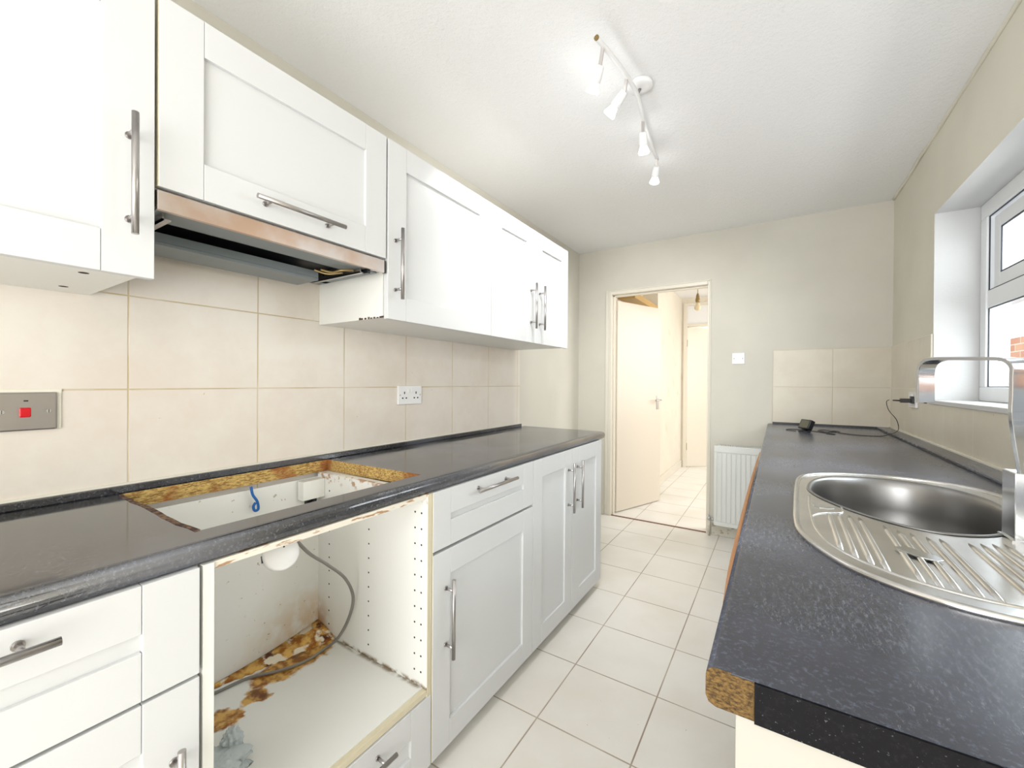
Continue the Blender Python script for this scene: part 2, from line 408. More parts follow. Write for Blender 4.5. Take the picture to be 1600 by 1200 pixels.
# right wall with window
WY0, WY1, WZ0, WZ1 = 1.10, 2.843, 1.14, 2.06
def wall_right():
    bm = bmesh.new(); X0, X1 = WR, .90
    for a in ((YN, WY0, 0, CEIL), (WY1, YF, 0, CEIL), (WY0, WY1, 0, WZ0), (WY0, WY1, WZ1, CEIL)):
        box(bm, X0, X1, a[0], a[1], a[2], a[3])
    bm.faces.ensure_lookup_table()
    for f in bm.faces:
        c = f.calc_center_median()
        if abs(c.x-X0) > .01 and abs(c.x-X1) > .01 and WY0-.01 < c.y < WY1+.01 and WZ0-.01 < c.z < WZ1+.01: f.material_index = 1
    return bm
def reveal_fix(bm):
    for f in bm.faces:
        if f.normal.length == 0: f.normal_update()
    for f in bm.faces:
        f.normal_update(); c = f.calc_center_median(); n = f.normal
        if abs(n.y) > .9 and (abs(c.y-WY1) < .001 or abs(c.y-WY0) < .001): f.material_index = 1
        if abs(n.z) > .9 and (abs(c.z-WZ1) < .001 or abs(c.z-WZ0) < .001): f.material_index = 1
    return bm
struct('wall_right', reveal_fix(wall_right()), ['wall_right', 'reveal'])
struct('wall_near', B((WL, -.75, YN-.12, YN, 0, CEIL), (.6, 1.0, YN-.12, YN, 0, CEIL), (-.75, .6, YN-.12, YN, 2.2, CEIL)), 'wall')  # unseen opening, put in for the added rear fill lamp
# tiling bands beside the right-hand worktop
struct('trim_2', B((WR-.008, WR, -.3, YF-.008, .90, 1.125), (WR-.008, WR, WY1, YF-.008, 1.125, 1.47), (WR-.008, WR, -.3, WY0, 1.125, 1.47)), 'tile_right', label='beige wall tiles along the window wall')
struct('trim_3', B(-.03, WR, YF-.008, YF, .90, 1.47), 'tile_far', label='beige wall tiles on the end wall')
struct('trim_4', B(WR, .80, WY1-.008, WY1, WZ0, 1.47), 'reveal', label='white tiles on the window reveal')
struct('trim_5', B(WR-.016, .80, WY0, WY1-.008, WZ0-.016, WZ0+.004), 'reveal', bevel=.003, label='white window sill board')
def corner_filler():
    bm = bmesh.new(); pts = [(.63, y, CEIL-.004+random.uniform(-.002, .003)) for y in [i*.16 for i in range(-4, 24)]]
    tube(bm, [(WR-.004+random.uniform(-.004, .004), p[1], p[2]) for p in pts], .009, 7, 2); return bm
struct('trim_6', corner_filler(), 'wall_right', label='uneven plaster line where ceiling meets window wall')
# skirtings
struct('baseboard_left', B(WL, WL+.016, 2.39, YF, 0, .09), 'skirt', bevel=.003)
struct('baseboard_far', B((DX1+.03, .1, YF-.018, YF, 0, .085), (WL+.016, DX0-.03, YF-.018, YF, 0, .085)), 'skirt', bevel=.004)
struct('trim_7', B(-.40, .1, YF-.003, YF, .085, .17), 'damp', label='brown damp stained plaster under the radiator')

def window():
    w = struct('window_1', B(.80, .87, WY0, WY1-.008, 1.144, 1.21), 'upvc', bevel=.004)
    b = bmesh.new()
    y1 = WY1-.008
    box(b, .80, .87, WY0, y1, 1.99, WZ1); box(b, .80, .87, y1-.065, y1, 1.21, 1.99); box(b, .80, .87, WY0, WY0+.065, 1.21, 1.99)
    box(b, .805, .87, WY0+.065, y1-.065, 1.57, 1.65)
    box(b, .805, .87, 1.94, 2.0, 1.21, 1.99)
    part('window_frame', b, 'upvc', w, bevel=.004)
    b = bmesh.new()
    for (a, c) in ((WY0+.065, 1.94), (2.0, y1-.065)):
        for (z0, z1) in ((1.21, 1.57), (1.65, 1.99)):
            t = .004
            box(b, .808, .812, a, a+t, z0, z1); box(b, .808, .812, c-t, c, z0, z1); box(b, .808, .812, a, c, z0, z0+t); box(b, .808, .812, a, c, z1-t, z1)
    part('gasket', b, 'gap', w)
    for (a, c) in ((WY0+.065, 1.94), (2.0, y1-.065)):
        b = bmesh.new(); a2, c2, z0, z1, t = a+.008, c-.008, 1.658, 1.982, .06
        box(b, .822, .862, a2, a2+t, z0, z1); box(b, .822, .862, c2-t, c2, z0, z1); box(b, .822, .862, a2+t, c2-t, z0, z0+t); box(b, .822, .862, a2+t, c2-t, z1-t, z1)
        s = part('opening_sash', b, 'upvc', w, bevel=.004)
        b = bmesh.new(); g = .006
        box(b, .824, .828, a2+t, a2+t+g, z0+t, z1-t); box(b, .824, .828, c2-t-g, c2-t, z0+t, z1-t); box(b, .824, .828, a2+t, c2-t, z0+t, z0+t+g); box(b, .824, .828, a2+t, c2-t, z1-t-g, z1-t)
        part('sash_gasket', b, 'gap', s)
        part('pane', B(.84, .844, a2+t, c2-t, z0+t, z1-t), 'glass', s)
        part('pane', B(.84, .844, a, c, 1.21, 1.57), 'glass', w)
window()
# doorway lining and the open door leaf
def doorway():
    t = .028
    d = struct('door_1', B((DX0, DX0+t, YF-.012, YF+.13, 0, DZ), (DX1-t*.5, DX1, YF-.006, YF+.13, 0, DZ), (DX0+t, DX1-t*.5, YF-.011, YF+.13, DZ-t, DZ)), 'gloss', bevel=.003)
    part('door_stop', B((DX0+t, DX0+t+.014, YF+.03, YF+.07, 0, DZ-t), (DX0+t, DX1-.014, YF+.03, YF+.07, DZ-t-.014, DZ-t)), 'gloss', d, bevel=.002)
    part('architrave', B((DX0-.03, DX0-.0005, YF-.010, YF-.0005, 0, DZ+.012), (DX0, DX1, YF-.010, YF-.0005, DZ+.0005, DZ+.012), (DX1+.0005, DX1+.012, YF-.010, YF-.0005, 0, DZ+.012)), 'wall_right', d, bevel=.003)
    a = Vector((-1.262, 3.80)); b = Vector((-1.018, 4.44)); u = (b-a).normalized(); n = Vector((u.y, -u.x)); th = .035
    def P(s, q, z): p = a+u*s+n*q; return (p.x, p.y, z)
    L = (b-a).length
    def obox(bm, s0, s1, q0, q1, z0, z1, mi=0):
        v, fs = box(bm, s0, s1, q0, q1, z0, z1, mi)
        for k in v: k.co = Vector(P(k.co.x, k.co.y, k.co.z))
    bm = bmesh.new(); obox(bm, 0, L, -th, 0, .008, 1.985); leaf = part('door_leaf', bm, 'doorpaint', d, bevel=.002)
    bm = bmesh.new(); obox(bm, L-.07, L-.035, 0, .004, .95, 1.09)
    cyl(bm, P(L-.052, .003, 1.045), P(L-.052, .045, 1.045), .008, 12)
    tube(bm, [P(L-.052, .045, 1.045), P(L-.09, .05, 1.045), P(L-.15, .047, 1.043)], .0075, 10, 4)
    part('door_handle', bm, 'steel', leaf, label='grey lever handle')
    bm = bmesh.new(); obox(bm, L-.001, L+.002, -.03, -.006, .68, .74); part('latch', bm, 'hole', leaf)
    for z in (1.80, .2):
        bm = bmesh.new(); cyl(bm, (DX0+t+.008, YF+.074, z), (DX0+t+.008, YF+.074, z+.09), .007, 10); part('hinge', bm, 'steel', d)
doorway()
struct('trim_8', B(DX0+.03, DX1-.014, YF+.0, YF+.022, 0, .004), mat('threshold_strip', C(120, 84, 66), .6), label='brown threshold strip in doorway')
# hall
struct('wall_hall_left', B((-1.48, -1.36, YF+.12, 5.0, 0, CEIL), (-1.48, -1.185, 5.0, 6.45, 0, CEIL)), 'hallwall')
struct('wall_hall_right', B((.7, .8, YF+.12, 4.2, 0, CEIL), (.7, .8, 5.8, 6.6, 0, CEIL), (.7, .8, 4.2, 5.8, 0, .9), (.7, .8, 4.2, 5.8, 2.25, CEIL)), 'hallwall')
HX0, HX1 = -1.13, -.33
struct('wall_hall_end', B((-1.6, HX0, 6.45, 6.55, 0, CEIL), (HX1, .8, 6.45, 6.55, 0, CEIL), (HX0, HX1, 6.45, 6.55, 2.36, CEIL)), 'hallwall')
struct('wall_end_room', B((-1.8, 1, 8.1, 8.2, 0, CEIL), (-1.9, -1.8, 6.55, 8.2, 0, CEIL)), 'hallwall')
struct('baseboard_hall', B(-1.185, -1.168, 5.0, 6.45, 0, .10), 'gloss', bevel=.003)
def hall_door():
    d = struct('door_2', B((HX0-.03, HX0+.02, 6.43, 6.56, 0, 2.38), (HX1-.02, HX1+.03, 6.43, 6.56, 0, 2.38), (HX0+.02, HX1-.02, 6.435, 6.56, 2.34, 2.38), (HX0+.02, HX1-.02, 6.435, 6.56, 2.04, 2.075)), 'gloss', bevel=.003)
    part('fanlight_panel', B(HX0+.02, HX1-.02, 6.47, 6.48, 2.075, 2.34), 'white', d)
    a = Vector((HX0+.022, 6.45)); ang = R(38); u = Vector((math.cos(ang), math.sin(ang))); n = Vector((u.y, -u.x))
    bm = bmesh.new(); v, _ = box(bm, 0, .73, -.035, 0, .01, 2.03)
    for k in v: p = a+u*k.co.x+n*k.co.y; k.co = Vector((p.x, p.y, k.co.z))
    leaf = part('door_leaf', bm, 'gloss', d, bevel=.002)
    bm = bmesh.new(); p = a+u*.66; q = p+n*.05
    cyl(bm, (p.x, p.y, 1.0), (q.x, q.y, 1.0), .008, 10); r = q-u*.1; cyl(bm, (q.x, q.y, 1.0), (r.x, r.y, 1.0), .007, 10)
    part('door_handle', bm, 'steel', leaf)
    for z in (.25, 1.75): part('hinge', B(HX0+.014, HX0+.026, 6.44, 6.452, z, z+.1), 'brass', d)
hall_door()
obj('timber_batten', B(-1.36, -1.19, 4.1, 4.99, 2.06, 2.12), 'wood', bevel=.003, label='varnished timber batten fixed high behind the open hall door', cat='batten')
def pendant():
    t = thing('pendant_bulb', 'unlit pendant bulb hanging on a cord in the hallway', 'light bulb', (-.68, 4.5, 1.945))
    b = bmesh.new(); cyl(b, (-.68, 4.5, 2.09), (-.68, 4.5, CEIL), .003, 8); part('cord', b, 'brass', t)
    b = bmesh.new(); lathe(b, (-.68, 4.5, 2.03), (0, 0, 1), [(0, .018), (.01, .021), (.035, .021), (.04, .017), (.06, .016), (.075, .012), (.09, .006)]); part('lampholder', b, 'brass', t)
    b = bmesh.new(); lathe(b, (-.68, 4.5, 1.945), (0, 0, 1), [(0, .004), (.004, .016), (.015, .027), (.03, .032), (.045, .029), (.062, .019), (.085, .014)]); part('bulb', b, 'bulbglass', t)
pendant()

# ------------------------------------------------------------------ cabinet building
XB, XU = -.868, -1.083       # front planes of base and wall cupboards
def front(bm, X, y0, y1, z0, z1, sgn=1, stile=.08, rail=.08, th=.02, rec=.009):
    g = .0006
    def bx(xa, xb, *r):
        xa, xb = X-sgn*xa, X-sgn*xb; box(bm, min(xa, xb), max(xa, xb), *r)
    bx(th, 0, y0, y0+stile, z0, z1); bx(th, 0, y1-stile, y1, z0, z1)
    bx(th, 0, y0+stile+g, y1-stile-g, z0, z0+rail); bx(th, 0, y0+stile+g, y1-stile-g, z1-rail, z1)
    bx(th-.003, rec, y0+stile-.001, y1-stile+.001, z0+rail-.001, z1-rail+.001)
    return bm
def handle_bm(X, a, b, axis, c, sgn=1, off=.035, r=.006, inset=.035):
    """bar from a to b along axis ('y' or 'z') at the other coordinate c"""
    bm = bmesh.new(); xb = X+sgn*off
    P = (lambda t, x: (x, t, c)) if axis == 'y' else (lambda t, x: (x, c, t))
    cyl(bm, P(a, xb), P(b, xb), r, 16)
    for t in (a+inset, b-inset): cyl(bm, P(t, X-sgn*.001), P(t, xb), r*.75, 12); cyl(bm, P(t, X), P(t, X+sgn*.003), r*1.2, 12)
    return bm
def add_front(root, name, X, y0, y1, z0, z1, hax, ha, hb, hc, sgn=1, **k):
    d = part(name, front(bmesh.new(), X, y0, y1, z0, z1, sgn, **k), 'cab', root, bevel=.0012)
    part('handle', handle_bm(X, ha, hb, hax, hc, sgn), 'steel', d)
    return d
def carcass(root, xb, xf, y0, y1, z0, z1, t=.018, shelves=(), top=True, mats=('carcass',), cutbottom=None):
    a, b = min(xb, xf), max(xb, xf)
    part('side_panel', B(a, b, y0, y0+t, z0, z1), mats[0], root, bevel=.0008)
    part('side_panel', B(a, b, y1-t, y1, z0, z1), 'carcass', root, bevel=.0008)
    part('bottom_panel', B(a, b, y0+t, y1-t, z0, z0+t), 'carcass', root)
    if top: part('top_panel', B(a, b, y0+t, y1-t, z1-t, z1), 'carcass', root)
    xk = xb
    s = 1 if xf > xb else -1
    k0, k1 = (xk, xk+.006) if s > 0 else (xk-.006, xk)
    part('back_panel', B(k0, k1, y0+t, y1-t, z0+t, z1-(t if top else 0)), 'carcass', root)

ZU0, ZU1 = 1.425, 2.018
# --- wall cupboards
t = thing('wall_cupboard', 'white shaker wall cupboard nearest the viewer, long vertical handle beside the cooker hood', 'cupboard', (-1.27, .02, ZU0))
carcass(t, TL+.001, XU-.022, -.278, .305, ZU0+.004, ZU1)
add_front(t, 'door', XU, -.277, .323, ZU0, ZU1, 'z', 1.50, 1.735, .283)
for x, y in ((-1.16, .235), (-1.37, .245)):
    b = bmesh.new(); cyl(b, (x, y, ZU0+.0035), (x, y, ZU0+.0045), .008, 14); part('screw_cap', b, 'hole', t)
t = thing('wall_cupboard', 'short white wall cupboard with lift-up door and horizontal handle above the cooker hood', 'cupboard', (-1.27, .63, 1.62))
carcass(t, TL+.001, XU-.022, .326, .924, 1.618, ZU1)
d = add_front(t, 'lift_up_door', XU, .330, .922, 1.620, ZU1, 'y', .507, .747, 1.66)
part('edge_band', B(XU-.019, XU-.001, .3285, .33, 1.62, ZU1), 'edge', d)
t = thing('wall_cupboard', 'white single-door wall cupboard just right of the cooker hood, handle on its left edge', 'cupboard', (-1.27, 1.22, ZU0))
carcass(t, TL+.001, XU-.022, .927, 1.515, ZU0+.004, ZU1)
add_front(t, 'door', XU, .930, 1.514, ZU0, ZU1, 'z', 1.49, 1.725, .962)
b = bmesh.new()
for k in range(9): y = -1.10-.015*k+random.uniform(-.003, .003); box(b, y-.006, y+.004, .9262, .9272, ZU0+.004, ZU0+.006+random.random()*.006)
part('chipped_edge', b, 'chipdark', t, label='brown chips along the lower side edge')
t = thing('wall_cupboard', 'white double-door wall cupboard at the far end of the row, two handles close together', 'cupboard', (-1.27, 1.92, ZU0))
carcass(t, TL+.001, XU-.022, 1.518, 2.318, ZU0+.004, ZU1)
add_front(t, 'door', XU, 1.517, 1.909, ZU0, ZU1, 'z', 1.495, 1.73, 1.868)
add_front(t, 'door', XU, 1.912, 2.318, ZU0, ZU1, 'z', 1.495, 1.73, 1.960)

# --- cooker hood
def hood():
    t = thing('cooker_hood', 'slim built-in cooker hood with tarnished steel front strip and open grey underside', 'cooker hood', (-1.26, .62, 1.50))
    y0, y1 = .328, .918
    b = bmesh.new(); box(b, XU-.012, XU-.002, y0, y1, 1.572, 1.6125); part('fascia', b, 'fascia', t, bevel=.001)
    part('fascia_end', B(XU-.014, XU-.001, y1, y1+.004, 1.572, 1.612), 'dark', t)
    part('casing', B((-1.445, -1.10, y0+.002, y1-.002, 1.600, 1.616)), 'hoodblack', t)
    part('visor_plate', B((-1.185, -1.097, y0+.004, y1-.02, 1.576, 1.584)), 'hoodgrey', t, bevel=.001)
    b = bmesh.new(); box(b, -1.385, -1.265, y0+.02, .80, 1.545, 1.553); box(b, -1.269, -1.265, y0+.02, .80, 1.553, 1.575); box(b, -1.385, -1.381, y0+.02, .80, 1.553, 1.60)
    part('filter_panel', b, 'hoodgrey', t, bevel=.001)
    part('rear_plate', B((-1.44, -1.37, y0+.004, y1-.004, 1.575, 1.585), (-1.40, -1.12, .865, y1-.004, 1.575, 1.583)), 'hoodgrey', t)
    for y in (.345, .845):
        b = bmesh.new(); box(b, -1.38, -1.115, y, y+.004, 1.562, 1.592); box(b, -1.38, -1.115, y, y+.016, 1.562, 1.565)
        r = part('slide_rail', b, 'steel', t)
        b = bmesh.new()
        for k in range(5): cyl(b, (-1.35+k*.045, y+.004, 1.578), (-1.35+k*.045, y-.0008, 1.578), .004, 10)
        part('slot', b, 'hole', r)
    b = bmesh.new(); box(b, -1.13, -1.10, .862, .874, 1.562, 1.585); box(b, -1.24, -1.12, .868, .874, 1.565, 1.585); part('end_bracket', b, 'dark', t, bevel=.001)
    b = bmesh.new(); tube(b, [(-1.22, .78, 1.57), (-1.19, .80, 1.562), (-1.16, .81, 1.566), (-1.14, .84, 1.57)], .004, 8); tube(b, [(-1.24, .77, 1.57), (-1.215, .80, 1.56), (-1.18, .83, 1.566)], .003, 8); part('spring_arm', b, 'brass', t)
    b = bmesh.new(); o = [( -1.43, .36), (-1.405, .37), (-1.40, .45), (-1.40, .74), (-1.41, .77), (-1.43, .78)]; slab(b, o, [], 1.567, 1.575); part('rear_lip', b, 'edge', t)
hood()

# --- base cupboards, left run
FIT[0] = True
ZB0, ZB1 = .068, .8825
t = thing('base_cupboard', 'white base cupboard nearest the viewer with horizontal drawer handle, under the dark worktop', 'cupboard', (-1.16, .03, ZB0))
carcass(t, TL+.012, XB-.022, -.272, .329, ZB0+.012, ZB1, top=False)
add_front(t, 'drawer', XB, -.270, .3245, .693, ZB1, 'y', -.09, .148, .855)
add_front(t, 'door', XB, -.270, .3245, ZB0, .687, 'z', .355, .597, .287)
t = thing('base_cupboard', 'white base cupboard with one drawer over one door, right of the empty oven housing', 'cupboard', (-1.16, 1.22, ZB0))
carcass(t, TL+.012, XB-.022, .922, 1.530, ZB0+.012, ZB1, top=False)
add_front(t, 'drawer', XB, .923, 1.529, .702, ZB1, 'y', 1.108, 1.35, .852)
d = add_front(t, 'door', XB, .923, 1.529, ZB0, .692, 'z', .362, .608, .98)
part('edge_band', B(XB-.019, XB-.001, .9215, .923, ZB0, ZB1), 'edge', t)
t = thing('base_cupboard', 'white double-door base cupboard at the far end of the left run, paired vertical handles', 'cupboard', (-1.16, 1.93, ZB0))
carcass(t, TL+.012, XB-.022, 1.532, 2.335, ZB0+.012, ZB1, top=False)
add_front(t, 'door', XB, 1.532, 1.926, ZB0, ZB1, 'z', .578, .82, 1.878)
add_front(t, 'door', XB, 1.930, 2.335, ZB0, ZB1, 'z', .578, .82, 1.983)
obj('plinth', B(-.96, -.945, -.27, 2.32, 0, .078), 'carcass', label='long low plinth board set back under the left base cupboards', cat='plinth')

def oven_housing():
    t = thing('oven_housing', 'empty open oven housing with stained white interior and one low drawer', 'cabinet', (-1.16, .625, ZB0))
    x0, x1 = TL+.012, -.872
    part('side_panel', B(x0, x1, .3305, .349, ZB0, ZB1), 'carcass', t, bevel=.001)
    s = part('side_panel', B(x0, x1, .902, .919, ZB0, ZB1), 'sidep', t, bevel=.001)
    part('edge_band', B((x1, x1+.002, .9025, .9085, ZB0, ZB1), (x1, x1+.002, .909, .919, ZB0, ZB1)), 'edge', s)
    b = bmesh.new()
    for x in (-.925, -.897, -1.147, -1.372):
        z = .345
        while z < .85:
            if not (x < -1.2 and z > .85): cyl(b, (x, .9025, z), (x, .9016, z), .0032, 8)
            z += .0478
    part('shelf_pin_holes', b, 'hole', s)
    part('shelf', B(x0, -.889, .349, .902, .284, .302), 'shelf', t)
    part('bottom_panel', B(x0, -.892, .349, .902, ZB0, ZB0+.018), 'carcass', t)
    part('back_panel', B(x0, x0+.008, .349, .902, ZB0+.018, .868), 'backp', t)
    part('front_rail', B(-.955, -.876, .349, .902, .8685, .8825), 'rail', t, bevel=.001)
    part('shelf_edge', B(-.889, -.872, .349, .902, .282, .3), 'edge', t, bevel=.001)
    add_front(t, 'drawer', XB, .333, .917, ZB0, .279, 'y', .52, .755, .238)
    # swollen, lifted board along the back of the shelf
    b = bmesh.new(); N = 26; rows = []
    for i in range(N+1):
        y = .56+.34*i/N; k = i/N; wd = .02+.085*k; hgt = .004+.035*k*k
        rows.append([b.verts.new((x0+.009, y, .3035+hgt)), b.verts.new((x0+.009+wd*.45, y, .3035+hgt*.8+random.uniform(-.002, .002))), b.verts.new((x0+.009+wd*.85, y+random.uniform(-.004, .004), .3035+hgt*.3)), b.verts.new((x0+.009+wd+random.uniform(-.006, .006), y, .3025))])
    for a, c in zip(rows, rows[1:]):
        for j in range(3): f = b.faces.new((a[j], a[j+1], c[j+1], c[j])); f.smooth = True
    bot = [[b.verts.new((r[0].co.x, r[0].co.y, .3022)), b.verts.new((r[3].co.x, r[3].co.y, .3022))] for r in rows]
    for (a, c, p, q) in zip(rows, rows[1:], bot, bot[1:]): b.faces.new((p[0], q[0], q[1], p[1])); b.faces.new((a[0], c[0], q[0], p[0])); b.faces.new((a[3], p[1], q[1], c[3]))
    b.faces.new(rows[0]+[bot[0][1], bot[0][0]]); b.faces.new(list(reversed(rows[-1]))+[bot[-1][0], bot[-1][1]])
    part('swollen_edge', b, rust(), t, label='rusty brown swollen board edge')
    b = bmesh.new(); box(b, -1.10, -1.06, .885, .9015, .842, .868); box(b, -1.12, -1.06, .87, .9015, .838, .842); part('bracket', b, 'steel', t)
    b = bmesh.new(); box(b, -1.436, -1.40, .82, .9015, .80, .866); part('corner_block', b, 'carcass', t, bevel=.002)
    b = bmesh.new(); box(b, -1.436, -1.425, .845, .885, .775, .80); cyl(b, (-1.425, .865, .787), (-1.405, .865, .787), .008, 10); part('bracket', b, 'dark', t)
def rust():
    m = mat('rusty_swollen_board', C(190, 140, 70), .9); n = NT(m)
    c = n.mix(n.ramp(n.noise(30, 6), .38, .6), C(150, 92, 30), C(220, 176, 96))
    c = n.mix(n.ramp(n.noise(13, 6), .57, .64), c, C(92, 48, 26)); c = n.mix(n.ramp(n.noise(19, 6), .53, .6), c, C(232, 222, 200))
    n.L(c, n.b.inputs['Base Color']); n.bump(n.noise(60, 5), .8, .004); return m
oven_housing()
FIT[0] = False

# --- left worktop
ZW0, ZW1 = .878, .919
def worktop_left():
    t = thing('worktop', 'dark speckled worktop along the left wall with a rectangular hob cut-out', 'worktop', (-1.16, 1.0, ZW0))
    xb, xf = TL+.002, -.912
    b = bmesh.new()
    # back corner region with the opening; openings' walls are bare board
    H = [(-1.440, .364), (-.965, .360), (-.963, .965), (-1.44, .952)]
    # jagged, burnt near edge
    jag = []
    for i in range(1, 12): k = i/12; jag.append((-1.440+.475*k, .362-.004*k+random.uniform(-.004, .002)))
    H = [H[0]]+jag+H[1:]
    slab(b, [(xb, -.62), (xf, -.62), (xf, 2.44), (xb, 2.44)], [H], ZW0, ZW1, 0, 1)
    for f in b.faces:
        f.normal_update(); c = f.calc_center_median()
        if f.material_index == 1 and c.y < .40: f.material_index = 2
    o = part('board', b, ['lam_left', 'chip', 'chipdark'], t)
    r = .020; xc = xf+.007
    prof = [(xf, ZW0), (xc+.008, ZW0), (xc+.017, ZW0+.006)]+[(xc+r*math.cos(a), ZW1-r+r*math.sin(a)) for a in [R(x) for x in (0, 15, 30, 45, 60, 75, 90)]]+[(xf, ZW1)]
    b = bmesh.new(); prism_y(b, prof, -.62, 2.44)
    for f in b.faces: f.normal_update(); f.smooth = len(f.verts) == 4 and abs(f.normal.z) < .985
    part('rolled_front_edge', b, 'lam_left', t)
    part('upstand', B(xb, xb+.012, -.62, 2.385, ZW1, ZW1+.02), 'lam_left', t, bevel=.003)
    part('sealant', B(TL, TL+.005, -.62, 2.38, ZW1+.02, ZW1+.025), 'sealant', t)
    b = bmesh.new()
    P = [(-1.432, .356)]+[(x, y-.006-random.random()*.004) for x, y in jag]+[(-.965, .352)]; Q = list(reversed([(-1.43, .363)]+[(x, y+.001) for x, y in jag]+[(-.966, .362)]))
    slab(b, P+Q, [], ZW1, ZW1+.0012); part('frayed_edge', b, 'chipdark', t, label='dark frayed cut edge')
worktop_left()

# --- things in the oven housing
def hub():
    c = Vector((-.992, .537, .808)); ax = Vector((1.1, -.26, .55)).normalized()
    t = thing('round_alarm', 'round white disc-shaped device with small slot hanging under the worktop front', 'device', c)
    b = bmesh.new(); lathe(b, c-ax*.026, ax, [(0, .034), (.003, .038), (.022, .04), (.027, .0385), (.03, .035), (.031, .001)], 40); body = part('casing', b, 'white', t)
    sd = ax.cross(Vector((0, 0, 1))).normalized(); sd = -sd if sd.y > 0 else sd
    b = bmesh.new(); p = c-ax*.012+sd*.0385+Vector((0, 0, -.004)); u = ax; v = sd.cross(u)
    vs = []
    for s in (-.0006, .0015):
        for (i, j) in ((-1, -1), (1, -1), (1, 1), (-1, 1)): vs.append(b.verts.new(p+u*i*.004+v*j*.008+sd*s))
    for q in ((0, 1, 2, 3), (4, 5, 6, 7), (0, 1, 5, 4), (1, 2, 6, 5), (2, 3, 7, 6), (3, 0, 4, 7)): b.faces.new([vs[i] for i in q])
    part('slot', b, 'dark', body)
    b = bmesh.new(); cyl(b, c+ax*.0045+Vector((0, .004, .012)), c+ax*.0058+Vector((0, .004, .012)), .002, 10); part('pinhole', b, 'hole', body)
    b = bmesh.new(); box(b, -1.02, -.99, .50, .56, .845, .861); part('mount', b, 'white', t)
hub()
b = bmesh.new(); tube(b, [(-1.0, .555, .86), (-1.02, .585, .818), (-1.05, .64, .757), (-1.1, .725, .684), (-1.15, .815, .598), (-1.18, .866, .51), (-1.21, .872, .43), (-1.26, .866, .35), (-1.30, .845, .312), (-1.30, .772, .308), (-1.328, .70, .308), (-1.375, .634, .308), (-1.39, .557, .308), (-1.41, .47, .309)], .0052, 10, 8, flat=.6)
FIT[0] = True
obj('grey_cable', b, 'cable', label='flat grey electric cable looping down inside the empty oven housing', cat='cable')
FIT[0] = False
b = bmesh.new(); tube(b, [(-1.425, .672, .876), (-1.42, .675, .85), (-1.418, .688, .825), (-1.42, .692, .80), (-1.423, .683, .796), (-1.424, .679, .81), (-1.422, .685, .822)], .0042, 8, 6)
obj('blue_wire', b, 'blue', label='short blue wire hooked over the back of the hob cut-out', cat='wire')
def lump(bm, c, r, sq=(1, 1, .5), seed=0, amp=.3):
    rnd = random.Random(seed); g = bmesh.ops.create_icosphere(bm, subdivisions=4, radius=1)
    ph = [(rnd.uniform(2, 9), rnd.uniform(2, 9), rnd.uniform(2, 9), rnd.uniform(0, 6)) for _ in range(7)]
    for v in g['verts']:
        n = v.co.copy(); d = 0
        for k, (a, b_, cc, p) in enumerate(ph): d += math.sin(n.x*a+p)*math.sin(n.y*b_+p*2)*math.cos(n.z*cc)/(1+k*.35)
        s = 1+amp*abs(d)-amp*.3
        v.co = Vector((c[0]+n.x*s*r*sq[0], c[1]+n.y*s*r*sq[1], max(.3025, c[2]+n.z*s*r*sq[2])))
    for f in bm.faces: f.smooth = True
b = bmesh.new(); lump(b, (-1.10, .44, .318), .048, (1.1, 1.3, .5), 3, .35); lump(b, (-1.125, .485, .335), .024, (.9, .9, 1.3), 5, .35)
FIT[0] = True
obj('crumpled_cloth', b, 'cloth', label='small crumpled pale cloth on the floor of the oven housing', cat='cloth')
FIT[0] = False

# --- wall plates
def cooker_switch():
    t = thing('cooker_switch', 'brushed steel cooker switch plate with red rocker on the tiled wall', 'switch', (TL, .177, 1.143))
    x = TL
    p = part('plate', B(x, x+.009, .104, .250, 1.099, 1.187), 'steel', t, bevel=.003)
    part('rocker', B(x+.009, x+.014, .190, .208, 1.130, 1.152), 'red', t, bevel=.002)
    part('indicator', B(x+.009, x+.0096, .197, .204, 1.166, 1.169), 'hole', t)
    for y in (.165, .236):
        b = bmesh.new(); cyl(b, (x+.008, y, 1.143), (x+.0108, y, 1.143), .0045, 16); s = part('screw', b, 'chrome', t)
        part('slot', B(x+.0106, x+.0112, y-.0005, y+.0005, 1.139, 1.147), 'hole', s)
    b = bmesh.new(); box(b, x, x+.003, .100, .258, 1.187, 1.194); box(b, x, x+.003, .250, .257, 1.100, 1.187); part('sealant', b, 'sealant', t)
cooker_switch()
def double_socket(loc, side, label):
    """side 'left': faces +x on the left wall; 'right': faces -x on the right wall"""
    x, y, z = loc; s = 1 if side == 'left' else -1
    t = thing('double_socket', label, 'socket', loc)
    def bx(a, b_, *r): a, b_ = x+s*a, x+s*b_; return B(min(a, b_), max(a, b_), *r)
    part('plate', bx(0, .010, y-.073, y+.073, z-.043, z+.043), 'white', t, bevel=.002)
    for k, dy in enumerate((-.036, .036)):
        b = bmesh.new()
        for (py, pz, w_, h_) in ((0, .010, .0028, .0055), (-.011, -.014, .0042, .0032), (.011, -.014, .0042, .0032)):
            a = x+s*.0098; c = x+s*.0104; box(b, min(a, c), max(a, c), y+dy+py-w_, y+dy+py+w_, z+pz-h_, z+pz+h_)
        part('pin_holes', b, 'hole', t)
        part('switch', bx(.010, .0135, y+dy*.28-.006, y+dy*.28+.006, z+.010, z+.030), 'white', t, bevel=.001)
    for dy in (-.062, .062):
        b = bmesh.new(); cyl(b, (x+s*.009, y+dy, z), (x+s*.0108, y+dy, z), .003, 12); part('screw', b, 'steel', t)
double_socket((TL, 1.382, 1.155), 'left', 'white double socket on the tiled wall above the left worktop')
double_socket((WR-.008, 3.13, 1.135), 'right', 'white double socket on the window wall behind the tap')
